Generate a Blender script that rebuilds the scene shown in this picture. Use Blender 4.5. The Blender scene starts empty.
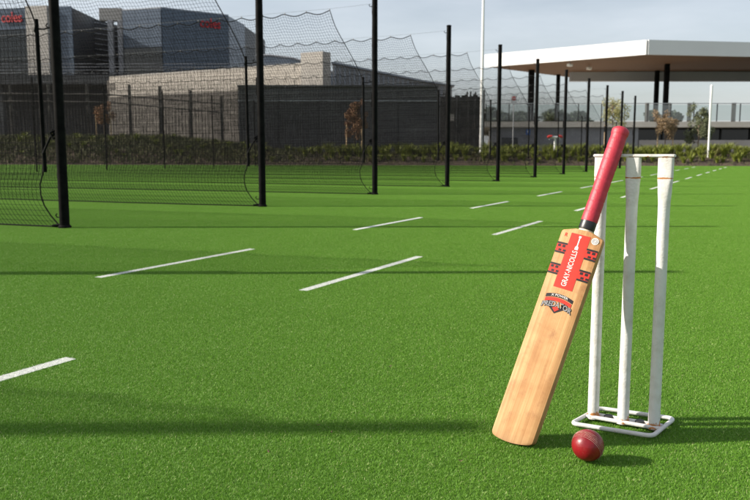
import bpy, bmesh, math, random
import numpy as np
from mathutils import Vector, Matrix, Euler
random.seed(7); RNG = np.random.default_rng(11)
sc = bpy.context.scene
COL = sc.collection

# ------------------------------------------------------------------ camera
CAM_H = 0.73
cam_d = bpy.data.cameras.new('camera'); cam = bpy.data.objects.new('camera', cam_d); COL.objects.link(cam)
cam_d.sensor_width = 36.0; cam_d.lens = 36.0*780/750; cam_d.clip_start = 0.05; cam_d.clip_end = 6000
cam.location = (0, 0, CAM_H); cam.rotation_euler = (math.radians(90-7.2335), 0, 0)
cam_d.dof.use_dof = True; cam_d.dof.focus_distance = 2.08; cam_d.dof.aperture_fstop = 9.0
sc.camera = cam
# ------------------------------------------------------------------ sky and sun
SUN_EL = math.radians(27.2)
SHADOW = Vector((1.0, 0.02, 0)).normalized()            # shadows run this way on the ground
world = bpy.data.worlds.new('World'); sc.world = world; world.use_nodes = True
nt = world.node_tree; nt.nodes.clear()
wo = nt.nodes.new('ShaderNodeOutputWorld'); bg = nt.nodes.new('ShaderNodeBackground')
sky = nt.nodes.new('ShaderNodeTexSky'); sky.sky_type = 'NISHITA'; sky.sun_disc = False
sky.sun_elevation = SUN_EL; sky.sun_rotation = math.atan2(-SHADOW.x, -SHADOW.y)
sky.air_density = 1.0; sky.dust_density = 2.0; sky.ozone_density = 1.0
bg.inputs['Strength'].default_value = 0.070
tc = nt.nodes.new('ShaderNodeTexCoord'); mp = nt.nodes.new('ShaderNodeMapping')
mp.inputs['Scale'].default_value = (1.0, 1.0, 4.5); mp.inputs['Rotation'].default_value = (0.0, 0.12, 0.3)
nz = nt.nodes.new('ShaderNodeTexNoise'); nz.inputs['Scale'].default_value = 2.6; nz.inputs['Detail'].default_value = 6; nz.inputs['Roughness'].default_value = 0.55
cr = nt.nodes.new('ShaderNodeValToRGB'); cr.color_ramp.elements[0].position = 0.36; cr.color_ramp.elements[1].position = 0.74
cr.color_ramp.elements[0].color = (0.30,)*3+(1,); cr.color_ramp.elements[1].color = (0.56,)*3+(1,)
mx = nt.nodes.new('ShaderNodeMix'); mx.data_type = 'RGBA'
mx.inputs[7].default_value = (9.2, 9.6, 10.2, 1)          # thin high cloud
nt.links.new(tc.outputs['Generated'], mp.inputs['Vector']); nt.links.new(mp.outputs[0], nz.inputs['Vector'])
nt.links.new(nz.outputs['Fac'], cr.inputs[0]); nt.links.new(cr.outputs[0], mx.inputs[0])
nt.links.new(sky.outputs[0], mx.inputs[6]); nt.links.new(mx.outputs[2], bg.inputs['Color']); nt.links.new(bg.outputs[0], wo.inputs[0])
sun_d = bpy.data.lights.new('sun', 'SUN'); sun_d.energy = 5.0; sun_d.angle = math.radians(0.55); sun_d.color = (1.0, 0.92, 0.82)
sun = bpy.data.objects.new('sun', sun_d); COL.objects.link(sun)
sdir = Vector((SHADOW.x*math.cos(SUN_EL), SHADOW.y*math.cos(SUN_EL), -math.sin(SUN_EL)))
sun.rotation_euler = sdir.to_track_quat('-Z', 'Y').to_euler()
vs = sc.view_settings; vs.view_transform = 'Standard'; vs.look = 'None'; vs.exposure = 0.76; vs.gamma = 1.0; vs.use_curve_mapping = False
sc.cycles.transparent_max_bounces = 24

# ------------------------------------------------------------------ materials
def mat(name, col, rough=0.7, col2=None, scale=8.0, bump=0.0, bscale=60.0, metal=0.0, spec=0.5, coat=0.0, lo=0.35, hi=0.68, detail=5.0, coords='Object', stretch=None):
    m = bpy.data.materials.new(name); m.use_nodes = True
    n = m.node_tree; b = n.nodes['Principled BSDF']
    b.inputs['Roughness'].default_value = rough; b.inputs['Metallic'].default_value = metal
    b.inputs['Specular IOR Level'].default_value = spec; b.inputs['Coat Weight'].default_value = coat
    b.inputs['Base Color'].default_value = (*col, 1)
    t = n.nodes.new('ShaderNodeTexCoord'); src = t.outputs[coords]
    if stretch:
        q = n.nodes.new('ShaderNodeMapping'); q.inputs['Scale'].default_value = stretch
        n.links.new(src, q.inputs[0]); src = q.outputs[0]
    if col2:
        z = n.nodes.new('ShaderNodeTexNoise'); z.inputs['Scale'].default_value = scale; z.inputs['Detail'].default_value = detail
        r = n.nodes.new('ShaderNodeValToRGB'); r.color_ramp.elements[0].position = lo; r.color_ramp.elements[1].position = hi
        r.color_ramp.elements[0].color = (*col, 1); r.color_ramp.elements[1].color = (*col2, 1)
        n.links.new(src, z.inputs['Vector']); n.links.new(z.outputs['Fac'], r.inputs[0]); n.links.new(r.outputs[0], b.inputs['Base Color'])
    if bump:
        z2 = n.nodes.new('ShaderNodeTexNoise'); z2.inputs['Scale'].default_value = bscale; z2.inputs['Detail'].default_value = 4
        bp = n.nodes.new('ShaderNodeBump'); bp.inputs['Strength'].default_value = bump; bp.inputs['Distance'].default_value = 0.01
        n.links.new(src, z2.inputs['Vector']); n.links.new(z2.outputs['Fac'], bp.inputs['Height']); n.links.new(bp.outputs[0], b.inputs['Normal'])
    return m
M = {}
M['ground'] = mat('ground', (0.10,0.095,0.08), 0.95, (0.16,0.15,0.12), 0.3)
M['turf_base'] = mat('turf_base', (0.055,0.130,0.005), 0.95, (0.07,0.155,0.008), 60, coords='Object')
M['black_steel'] = mat('black_steel', (0.004,0.004,0.0042), 0.55, (0.009,0.0088,0.0085), 14, bump=0.05, bscale=200, spec=0.03)
M['galv'] = mat('galvanised', (0.42,0.43,0.44), 0.45, (0.52,0.53,0.54), 12, metal=0.6)
M['twine'] = mat('net_twine', (0.0035,0.0035,0.0035), 0.9, spec=0.1)
M['rope'] = mat('rope', (0.006,0.006,0.006), 0.9, (0.012,0.012,0.012), 40, spec=0.1)
M['clip'] = mat('clip', (0.22,0.21,0.20), 0.5)
M['wire'] = mat('wire', (0.18,0.18,0.18), 0.4, metal=0.7)
M['mulch'] = mat('mulch', (0.035,0.024,0.015), 0.95, (0.085,0.058,0.036), 5.0, bump=0.9, bscale=9)
M['strap_leaf'] = mat('strap_leaf', (0.13,0.165,0.015), 0.6, (0.22,0.235,0.03), 1.2)
M['bank_grass'] = mat('bank_grass', (0.045,0.055,0.013), 0.8, (0.10,0.10,0.03), 0.8)
M['strap_dry'] = mat('strap_dry', (0.17,0.13,0.05), 0.7, (0.10,0.12,0.03), 1.5)
M['dark_concrete'] = mat('dark_concrete', (0.085,0.085,0.085), 0.9, (0.125,0.125,0.12), 0.6, bump=0.3, bscale=20)
M['cream_concrete'] = mat('cream_concrete', (0.37,0.34,0.295), 0.9, (0.46,0.425,0.375), 0.35, bump=0.3, bscale=14)
M['cream_side'] = mat('cream_paint', (0.33,0.31,0.28), 0.85, (0.40,0.38,0.345), 0.2)
M['brown_block'] = mat('brown_block', (0.085,0.078,0.068), 0.95, (0.165,0.15,0.132), 1.2, bump=0.5, bscale=10)
M['paint_dark'] = mat('dark_timber', (0.035,0.033,0.030), 0.85, (0.075,0.068,0.06), 1.5)
M['roof_metal'] = mat('roof_metal', (0.20,0.23,0.27), 0.5, (0.27,0.30,0.34), 0.4, metal=0.2)
M['blue_clad'] = mat('blue_cladding', (0.040,0.062,0.095), 0.30, (0.052,0.078,0.115), 0.10, spec=0.6)
M['dark_clad'] = mat('dark_cladding', (0.018,0.020,0.024), 0.5, (0.035,0.036,0.04), 0.3)
M['grey_column'] = mat('grey_column', (0.30,0.30,0.31), 0.8, (0.36,0.36,0.37), 0.5)
M['sign_red'] = mat('sign_red', (0.42,0.012,0.018), 0.6)
M['white_fascia'] = mat('white_fascia', (0.74,0.74,0.73), 0.55, (0.69,0.69,0.68), 0.3)
M['soffit'] = mat('timber_soffit', (0.085,0.037,0.010), 0.75, (0.12,0.055,0.016), 0.7, stretch=(0.3,6,1))
M['grey_soffit'] = mat('grey_soffit', (0.30,0.31,0.33), 0.7, (0.36,0.37,0.39), 0.4)
M['slab'] = mat('slab_concrete', (0.60,0.54,0.45), 0.9, (0.68,0.62,0.53), 0.8)
M['grey_wall'] = mat('grey_wall', (0.20,0.20,0.205), 0.9, (0.27,0.27,0.27), 0.5)
M['low_wall'] = mat('low_wall', (0.34,0.31,0.28), 0.9, (0.42,0.39,0.35), 0.6)
M['win_dark'] = mat('dark_glazing', (0.012,0.016,0.020), 0.08, spec=0.6)
M['frame_dark'] = mat('window_frame', (0.02,0.02,0.022), 0.5)
M['white_paint'] = mat('white_pole_paint', (0.80,0.80,0.78), 0.5, (0.72,0.72,0.70), 3)
M['bal_post'] = mat('balustrade_post', (0.33,0.30,0.26), 0.6)
M['bark'] = mat('bark', (0.12,0.085,0.06), 0.95, (0.20,0.15,0.11), 10)
M['stake'] = mat('stake_timber', (0.42,0.29,0.16), 0.85, (0.55,0.40,0.24), 6)
M['leaf_brown'] = mat('leaf_brown', (0.22,0.10,0.045), 0.7, (0.30,0.17,0.08), 3)
M['leaf_tan'] = mat('leaf_tan', (0.22,0.145,0.075), 0.7, (0.28,0.20,0.11), 3)
M['leaf_olive'] = mat('leaf_olive', (0.07,0.085,0.038), 0.65, (0.12,0.135,0.06), 3)
M['leaf_yellow'] = mat('leaf_yellow', (0.24,0.23,0.08), 0.65, (0.32,0.30,0.12), 3)
M['leaf_dark'] = mat('leaf_dark', (0.030,0.045,0.022), 0.7, (0.055,0.075,0.035), 0.8)
M['sign_blue'] = mat('sign_blue', (0.05,0.14,0.42), 0.4)
M['sign_white'] = mat('sign_white', (0.8,0.8,0.8), 0.4)
M['valve_red'] = mat('valve_red', (0.60,0.04,0.03), 0.4)
# glass that lets the sky through
g = bpy.data.materials.new('balustrade_glass'); g.use_nodes = True; n = g.node_tree; n.nodes.clear()
o_ = n.nodes.new('ShaderNodeOutputMaterial'); tr = n.nodes.new('ShaderNodeBsdfTransparent'); gl = n.nodes.new('ShaderNodeBsdfGlossy'); ms = n.nodes.new('ShaderNodeMixShader')
tr.inputs[0].default_value = (0.84,0.88,0.88,1); gl.inputs['Roughness'].default_value = 0.03; ms.inputs[0].default_value = 0.12
n.links.new(tr.outputs[0], ms.inputs[1]); n.links.new(gl.outputs[0], ms.inputs[2]); n.links.new(ms.outputs[0], o_.inputs[0]); M['glass'] = g

# ------------------------------------------------------------------ mesh helpers
class MB:
    def __init__(s): s.v = []; s.f = []
    def box(s, c, d, rz=0.0):
        i = len(s.v); cs, sn = math.cos(rz), math.sin(rz)
        for z in (-1, 1):
            for y in (-1, 1):
                for x in (-1, 1):
                    lx, ly = x*d[0]/2, y*d[1]/2
                    s.v.append((c[0]+lx*cs-ly*sn, c[1]+lx*sn+ly*cs, c[2]+z*d[2]/2))
        s.f += [tuple(i+k for k in q) for q in ((0,2,3,1),(4,5,7,6),(0,1,5,4),(2,6,7,3),(0,4,6,2),(1,3,7,5))]
        return s
    def prism(s, poly, z0, z1):
        i = len(s.v); k = len(poly)
        s.v += [(p[0], p[1], z0) for p in poly] + [(p[0], p[1], z1) for p in poly]
        s.f += [tuple(i+k-1-j for j in range(k)), tuple(i+k+j for j in range(k))]
        s.f += [(i+j, i+(j+1) % k, i+k+(j+1) % k, i+k+j) for j in range(k)]
        return s
    def tube(s, pts, r, n=8, closed=False, caps=True):
        pts = [Vector(p) for p in pts]; k = len(pts); i = len(s.v); up = None
        for j, p in enumerate(pts):
            a = pts[(j-1) % k] if (closed or j > 0) else p
            b = pts[(j+1) % k] if (closed or j < k-1) else p
            t = (b-a).normalized()
            if up is None:
                up = Vector((0,0,1)) if abs(t.z) < 0.9 else Vector((1,0,0))
            x = t.cross(up)
            if x.length < 1e-5: x = t.cross(Vector((0.3,1,0.2)))
            x.normalize(); y = x.cross(t).normalized(); up = y
            rr = r[j] if isinstance(r, (list, tuple)) else r
            for q in range(n):
                an = 2*math.pi*q/n
                s.v.append(tuple(p + x*math.cos(an)*rr + y*math.sin(an)*rr))
        for j in range(k if closed else k-1):
            for q in range(n):
                a0 = i+j*n; b0 = i+((j+1) % k)*n
                s.f.append((a0+q, a0+(q+1) % n, b0+(q+1) % n, b0+q))
        if caps and not closed:
            s.f.append(tuple(i+q for q in reversed(range(n)))); s.f.append(tuple(i+(k-1)*n+q for q in range(n)))
        return s
    def loft(s, rings, caps=True):
        i = len(s.v); n = len(rings[0]); k = len(rings)
        for r in rings: s.v += [tuple(p) for p in r]
        for j in range(k-1):
            for q in range(n):
                s.f.append((i+j*n+q, i+j*n+(q+1) % n, i+(j+1)*n+(q+1) % n, i+(j+1)*n+q))
        if caps:
            s.f.append(tuple(i+q for q in reversed(range(n)))); s.f.append(tuple(i+(k-1)*n+q for q in range(n)))
        return s
    def quad(s, a, b, c, d):
        i = len(s.v); s.v += [tuple(a), tuple(b), tuple(c), tuple(d)]; s.f.append((i, i+1, i+2, i+3)); return s
    def mesh(s, name, m=None, smooth=False):
        me = bpy.data.meshes.new(name); me.from_pydata(s.v, [], s.f); me.update()
        if m: me.materials.append(m)
        if smooth:
            me.polygons.foreach_set('use_smooth', [True]*len(me.polygons))
            try: me.set_sharp_from_angle(angle=math.radians(38))
            except Exception: pass
        return me
    def build(s, name, m, parent=None, smooth=False):
        return link(name, s.mesh(name, m, smooth), parent)
def link(name, me, parent=None, loc=None, rz=None):
    o = bpy.data.objects.new(name, me); COL.objects.link(o)
    if parent is not None: o.parent = parent
    if loc is not None: o.location = loc
    if rz is not None: o.rotation_euler = (0, 0, rz)
    return o
def tag(o, label=None, cat=None, group=None, kind=None):
    if label: o['label'] = label
    if cat: o['category'] = cat
    if group: o['group'] = group
    if kind: o['kind'] = kind
    return o
def thing(name, label, cat, loc=(0,0,0), rz=0.0, group=None):
    return tag(link(name, None, None, loc, rz), label, cat, group)
def copy_tree(o, parent=None):
    c = o.copy(); COL.objects.link(c)
    if parent is not None: c.parent = parent
    for ch in o.children: copy_tree(ch, c)
    return c
def np_mesh(name, verts, faces, m, smooth=False):          # faces: (n,3) or (n,4) int array
    me = bpy.data.meshes.new(name); k = faces.shape[1]
    me.vertices.add(len(verts)); me.vertices.foreach_set('co', np.asarray(verts, np.float32).ravel())
    me.loops.add(faces.size); me.loops.foreach_set('vertex_index', faces.astype(np.int32).ravel())
    me.polygons.add(len(faces)); me.polygons.foreach_set('loop_start', np.arange(0, faces.size, k, dtype=np.int32))
    me.polygons.foreach_set('loop_total', np.full(len(faces), k, np.int32))
    if smooth: me.polygons.foreach_set('use_smooth', np.ones(len(faces), bool))
    me.update(calc_edges=True); me.materials.append(m); return me
def text_mesh(s, size, m, depth=0.0, width=None, shear=0.0):
    cu = bpy.data.curves.new('txt', 'FONT'); cu.body = s; cu.size = size; cu.extrude = depth; cu.shear = shear
    cu.align_x = 'CENTER'; cu.align_y = 'CENTER'; cu.resolution_u = 3; cu.offset = size*0.012
    ob = bpy.data.objects.new('txt', cu); COL.objects.link(ob); bpy.context.view_layer.update()
    dg = bpy.context.evaluated_depsgraph_get(); me = bpy.data.meshes.new_from_object(ob.evaluated_get(dg))
    bpy.data.objects.remove(ob); xs = [v.co.x for v in me.vertices]
    if width:
        k = width/(max(xs)-min(xs)); me.transform(Matrix.Diagonal((k,1,1,1)))
    me.materials.clear(); me.materials.append(m); me.name = 'lettering'; return me

# ------------------------------------------------------------------ layout of the nets
U = Vector((0.4592, 0.8883))                 # along the row of posts
N = Vector((-0.943, 0.334)).normalized()     # back along a lane
NRZ = math.atan2(N.y, N.x)
def post_xy(k):
    if k == -2: return (-6.0, 1.875)
    return (-2.963+1.480*k, 7.421+2.863*k)
# ------------------------------------------------------------------ ground
b = MB(); b.quad((-3000,-600,-0.02),(3000,-600,-0.02),(3000,5000,-0.02),(-3000,5000,-0.02))
tag(b.build('ground', M['ground']), kind='structure')
b = MB(); b.quad((-34,-6,0),(52,-6,0),(52,37.5,0),(-34,46,0))
tag(b.build('artificial_turf', M['turf_base']), kind='structure')

# crease dashes: two broken lines along the row
DASH = []
A0 = Vector((-1.605, 4.463)); B0 = Vector((-0.378, 4.04)); STEP = Vector((1.42, 2.745)); DU = STEP.normalized()
for k in range(-1, 12):
    for nm, o in (('far', A0), ('near', B0)):
        p = o + STEP*k + (DU*.07 if k < 0 else DU*0)
        if nm == 'far' and k < 0: continue
        DASH.append((nm, k, p, p+DU*1.50))
DW = 0.052
DP = Vector((DU.y, -DU.x))
# ---- blades
def blade_field(n, size, rng, wmin=0.0007, wmax=0.0012, hmin=0.0036, hmax=0.0068):
    x = rng.uniform(-size/2, size/2, n); y = rng.uniform(-size/2, size/2, n)
    a = rng.uniform(0, 2*np.pi, n); w = rng.uniform(wmin, wmax, n); h = rng.uniform(hmin, hmax, n)
    ld = rng.uniform(0, 2*np.pi, n); ll = np.abs(rng.normal(0, 0.95, n)).clip(0, 1.9)*h
    lx, ly = np.cos(ld)*ll, np.sin(ld)*ll
    z = np.zeros(n)
    wx, wy = np.cos(a)*w/2, np.sin(a)*w/2
    V = np.stack([np.stack([x-wx, y-wy, z], 1), np.stack([x+wx, y+wy, z], 1),
                  np.stack([x-wx*.85+lx*.35, y-wy*.85+ly*.35, h*.6], 1), np.stack([x+wx*.85+lx*.35, y+wy*.85+ly*.35, h*.6], 1),
                  np.stack([x+lx, y+ly, h], 1)], 1)      # n,5,3
    return V
def blades_mesh(name, V, m, tone):
    n = len(V); i = np.arange(n)[:, None]*5
    F = np.concatenate([i+np.array([[0,1,3]]), i+np.array([[0,3,2]]), i+np.array([[2,3,4]])], 1).reshape(-1, 3)
    me = np_mesh(name, V.reshape(-1, 3), F, m)
    at = me.attributes.new('tone', 'FLOAT', 'POINT'); at.data.foreach_set('value', np.repeat(tone, 5).astype(np.float32))
    return me
def blade_mat(name, c0, c1, c2, big0, big1):
    m = bpy.data.materials.new(name); m.use_nodes = True; n = m.node_tree; p = n.nodes['Principled BSDF']
    p.inputs['Roughness'].default_value = 0.55; p.inputs['Specular IOR Level'].default_value = 0.32
    a = n.nodes.new('ShaderNodeAttribute'); a.attribute_name = 'tone'
    r = n.nodes.new('ShaderNodeValToRGB'); e = r.color_ramp.elements
    e[0].color = (*c0, 1); e[1].color = (*c1, 1); e[1].position = 0.95; e.new(0.98).color = (*c2, 1)
    g_ = n.nodes.new('ShaderNodeNewGeometry'); z = n.nodes.new('ShaderNodeTexNoise'); z.inputs['Scale'].default_value = 1.3; z.inputs['Detail'].default_value = 6
    r2 = n.nodes.new('ShaderNodeValToRGB'); r2.color_ramp.elements[0].position = .3; r2.color_ramp.elements[1].position = .7
    r2.color_ramp.elements[0].color = (*big0, 1); r2.color_ramp.elements[1].color = (*big1, 1)
    mu = n.nodes.new('ShaderNodeMix'); mu.data_type = 'RGBA'; mu.blend_type = 'MULTIPLY'; mu.inputs[0].default_value = 1
    n.links.new(a.outputs['Fac'], r.inputs[0]); n.links.new(g_.outputs['Position'], z.inputs['Vector']); n.links.new(z.outputs['Fac'], r2.inputs[0])
    n.links.new(r.outputs[0], mu.inputs[6]); n.links.new(r2.outputs[0], mu.inputs[7]); n.links.new(mu.outputs[2], p.inputs['Base Color'])
    tl = n.nodes.new('ShaderNodeBsdfTranslucent'); mix = n.nodes.new('ShaderNodeMixShader'); mix.inputs[0].default_value = 0.22
    n.links.new(mu.outputs[2], tl.inputs[0]); out = n.nodes['Material Output']
    n.links.new(p.outputs[0], mix.inputs[1]); n.links.new(tl.outputs[0], mix.inputs[2]); n.links.new(mix.outputs[0], out.inputs[0])
    return m
M['blade'] = blade_mat('turf_blade', (0.096,0.246,0.013), (0.162,0.328,0.036), (0.50,0.55,0.24), (0.96,0.965,0.94), (1.03,1.025,1.04))
M['white_blade'] = blade_mat('white_blade', (0.60,0.62,0.60), (0.70,0.70,0.67), (0.25,0.40,0.15), (0.9,0.9,0.9), (1,1,1))
TS = 0.25; NB = 12500
tiles = []; tile_V = []
for q in range(4):
    V = blade_field(NB, TS, RNG); tn = RNG.random(NB); tile_V.append((V, tn))
    tiles.append(bpy.data.objects.new('turf_tile', blades_mesh('turf_tile', V, M['blade'], tn)))
def in_dash(x, y, dash, pad=0.0):
    d = np.stack([x-dash[2].x, y-dash[2].y]); al = d[0]*DU.x+d[1]*DU.y; ac = d[0]*DP.x+d[1]*DP.y
    return (al > -pad) & (al < 1.50+pad) & (np.abs(ac) < DW/2+pad)
pts = []; rots = []; ids = []; gV = []; gT = []; wV = {}; wT = {}
NEAR = 7.0
near_d = [d for d in DASH if d[2].y < NEAR and d[3].y > 0]
ny = int((43-0.9)/TS)
for iy in range(ny):
    cy = 0.9+(iy+.5)*TS
    hw = 0.52*cy+1.9
    for ix in range(-int(hw/TS)-1, int(hw/TS)+1):
        cx = (ix+.5)*TS
        if cy > 40.4-0.11*cx-0.3: continue
        q = random.randrange(4); rr = random.randrange(4)
        hit = []
        for d in near_d:
            c = Vector((cx, cy))-d[2]; al = c.dot(DU); ac = c.dot(DP)
            if -.2 < al < 1.66 and abs(ac) < .21: hit.append(d)
        if hit:
            V, tn = tile_V[q]; a = rr*math.pi/2; R = np.array([[math.cos(a), -math.sin(a), 0],[math.sin(a), math.cos(a), 0],[0,0,1]])
            W = V @ R.T + np.array([cx, cy, 0]); keep = np.ones(len(W), bool)
            for d in hit:
                md = in_dash(W[:,0,0], W[:,0,1], d); keep &= ~md
                wV.setdefault(d[:2], []).append(W[md]); wT.setdefault(d[:2], []).append(tn[md])
            gV.append(W[keep]); gT.append(tn[keep])
        else:
            pts.append((cx, cy, 0)); rots.append(rr*math.pi/2); ids.append(q)
pm = bpy.data.meshes.new('turf_points'); pm.from_pydata(pts, [], [])
a_ = pm.attributes.new('rz', 'FLOAT', 'POINT'); a_.data.foreach_set('value', rots)
a_ = pm.attributes.new('tid', 'INT', 'POINT'); a_.data.foreach_set('value', ids)
tb = link('turf_grass', pm); tag(tb, 'short bright green artificial grass blades covering the practice ground', 'grass', kind='stuff')
ng = bpy.data.node_groups.new('scatter_turf', 'GeometryNodeTree')
ng.interface.new_socket('Geometry', in_out='INPUT', socket_type='NodeSocketGeometry'); ng.interface.new_socket('Geometry', in_out='OUTPUT', socket_type='NodeSocketGeometry')
gi = ng.nodes.new('NodeGroupInput'); go = ng.nodes.new('NodeGroupOutput'); iop = ng.nodes.new('GeometryNodeInstanceOnPoints')
jn = ng.nodes.new('GeometryNodeJoinGeometry')
for o in reversed(tiles):
    oi = ng.nodes.new('GeometryNodeObjectInfo'); oi.inputs['Object'].default_value = o; oi.inputs['As Instance'].default_value = True
    ng.links.new(oi.outputs['Geometry'], jn.inputs[0])
na = ng.nodes.new('GeometryNodeInputNamedAttribute'); na.data_type = 'FLOAT'; na.inputs['Name'].default_value = 'rz'
nb_ = ng.nodes.new('GeometryNodeInputNamedAttribute'); nb_.data_type = 'INT'; nb_.inputs['Name'].default_value = 'tid'
cx_ = ng.nodes.new('ShaderNodeCombineXYZ'); ng.links.new(na.outputs['Attribute'], cx_.inputs['Z'])
iop.inputs['Pick Instance'].default_value = True
ng.links.new(gi.outputs[0], iop.inputs['Points']); ng.links.new(jn.outputs[0], iop.inputs['Instance'])
ng.links.new(nb_.outputs['Attribute'], iop.inputs['Instance Index']); ng.links.new(cx_.outputs[0], iop.inputs['Rotation'])
ng.links.new(iop.outputs[0], go.inputs[0])
md = tb.modifiers.new('scatter', 'NODES'); md.node_group = ng
tag(link('turf_grass', blades_mesh('turf_grass', np.concatenate(gV), M['blade'], np.concatenate(gT))), 'short green artificial grass blades hugging the white crease dashes', 'grass', kind='stuff')
M['line_far'] = mat('white_turf_line', (0.50,0.53,0.47), 0.85, (0.66,0.67,0.63), 120, coords='Object')
for d in DASH:
    key = d[:2]
    lab = 'white turf crease dash on the line ' + ('closer to the net posts' if d[0] == 'far' else 'closer to the wicket')
    if key in wV:
        o = link('crease_dash', blades_mesh('crease_dash', np.concatenate(wV[key])*np.array([1,1,1.08]), M['white_blade'], np.concatenate(wT[key])))
        b = MB(); a, e = d[2], d[3]; p = DP*DW/2
        b.prism([(a.x+p.x, a.y+p.y), (e.x+p.x, e.y+p.y), (e.x-p.x, e.y-p.y), (a.x-p.x, a.y-p.y)], 0.0005, 0.003); b.build('backing_strip', M['line_far'], o)
    else:
        b = MB(); a, e = d[2], d[3]; p = DP*DW/2
        b.prism([(a.x+p.x, a.y+p.y), (e.x+p.x, e.y+p.y), (e.x-p.x, e.y-p.y), (a.x-p.x, a.y-p.y)], 0.002, 0.0070)
        o = b.build('crease_dash', M['line_far'])
    tag(o, kind='structure')

# ------------------------------------------------------------------ net posts
POST_H = 3.22; R_POST = 0.046
def post_proto():
    t = thing('net_post', 'black round steel net post', 'post')
    b = MB(); b.tube([(0,0,0),(0,0,POST_H-.012)], R_POST, 20); b.build('shaft', M['black_steel'], t, True)
    b = MB(); b.tube([(0,0,POST_H-.02),(0,0,POST_H-.004),(0,0,POST_H+.006)], [R_POST+.004, R_POST+.004, R_POST-.012], 20); b.build('cap', M['black_steel'], t, True)
    b = MB(); b.tube([(0,0,0.0),(0,0,.018),(0,0,.03)], [R_POST+.014, R_POST+.014, R_POST+.003], 20); b.build('base_collar', M['black_steel'], t, True)
    for z in (1.87, 0.90, 0.10, 3.08):
        b = MB(); e = Vector((N.x, N.y, 0)); p = e*(R_POST-.01)+Vector((0,0,z))
        b.tube([p, p+e*.05, p+e*.065+Vector((0,0,.02)), p+e*.05+Vector((0,0,.035))], .006, 6); b.build('hook', M['black_steel'], t, True)
    b = MB(); e = Vector((N.x, N.y, 0))*(R_POST+.006); b.tube([Vector((e.x,e.y,1.45)), Vector((e.x,e.y,1.68))], .014, 8); b.build('cable_tensioner', M['black_steel'], t, True)
    return t
pp = post_proto()
POSTS = list(range(-2, 11))
ORD = ['first','second','third','fourth','fifth','sixth','seventh','eighth','ninth','tenth','eleventh','twelfth','thirteenth']
for j, k in enumerate(POSTS):
    t = pp if j == 0 else copy_tree(pp)
    x, y = post_xy(k); t.location = (x, y, 0)
    t['group'] = 'net posts in the front row'
    t['label'] = ORD[j]+' black steel net post of the front row counted from the wicket end'
# ------------------------------------------------------------------ nets
L = 17.3; ZT = 3.06; CELL = 0.05
EDGE = [(0.012,0.055),(0.10,0.15),(0.25,0.26),(0.40,0.27),(0.54,0.215),(0.9,0.20),(1.4,0.205),(1.86,0.20),(2.02,0.26),(2.25,0.38),(2.55,0.56),(2.85,0.72),(3.06,0.80)]
ez = np.array([e[0] for e in EDGE]); es = np.array([e[1] for e in EDGE])
def net_grid(seed, tight=False):
    r = np.random.default_rng(seed); nz_ = int(ZT/CELL); ns = int(L/CELL)
    zz = np.linspace(0.012, ZT, nz_+1); s01 = np.linspace(0, 1, ns+1)
    es_ = np.where(ez > 1.9, 0.16, es) if tight else es
    s = np.interp(zz, ez, es_)[None, :] + s01[:, None]*(L-np.interp(zz, ez, es_))[None, :]
    z = np.repeat(zz[None, :], ns+1, 0)
    f = zz/ZT; ph = r.uniform(0, 6, 8)
    sc_ = -0.055*(1-np.abs(np.sin(np.pi*(s-0.8)/0.42)))*0 - 0.05*np.abs(np.sin(np.pi*(s-0.8)/0.42))**1.3
    sag = -0.10*np.sin(np.pi*np.clip((s-0.8)/(L-.8), 0, 1))
    z = z + (sc_*np.clip((f-0.78)/0.22, 0, 1)**2 + sag*f)
    y = 0.10*np.sin(s*0.7+ph[0])*np.sin(np.pi*f)+0.04*np.sin(s*1.9+ph[1]+f*2)*np.sin(np.pi*f)**.7+0.012*np.sin(s*5+ph[2]+f*7)+0.05*(1-f)*np.sin(s*0.5+ph[3])
    y = y*np.clip((s-0.1)/1.2, 0, 1)
    z[:, 0] = 0.012
    s = s + 0.008*np.sin(z*9+ph[4]+s*3)*np.clip((s-.4), 0, 1)
    return np.stack([s, y, z], 2)
def strands(G, rad):
    out_v = []; out_f = []; base = 0
    for A in (G, G.transpose(1, 0, 2)):                # strands run along axis 1
        T = np.gradient(A, axis=1); T /= np.linalg.norm(T, axis=2, keepdims=True)
        ref = np.zeros_like(T); ref[..., 1] = 1; X = np.cross(T, ref); X /= np.linalg.norm(X, axis=2, keepdims=True); Y = np.cross(X, T)
        k, n = A.shape[:2]
        V = np.stack([A + rad*(X*math.cos(a)+Y*math.sin(a)) for a in (0, 2.094, 4.189)], 2)   # k,n,3,3
        idx = np.arange(k*n*3).reshape(k, n, 3)+base
        fs = [np.stack([idx[:, :-1, q], idx[:, :-1, (q+1) % 3], idx[:, 1:, (q+1) % 3], idx[:, 1:, q]], -1).reshape(-1, 4) for q in range(3)]
        out_v.append(V.reshape(-1, 3)); out_f += fs; base += k*n*3
    return np.concatenate(out_v), np.concatenate(out_f)
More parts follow.
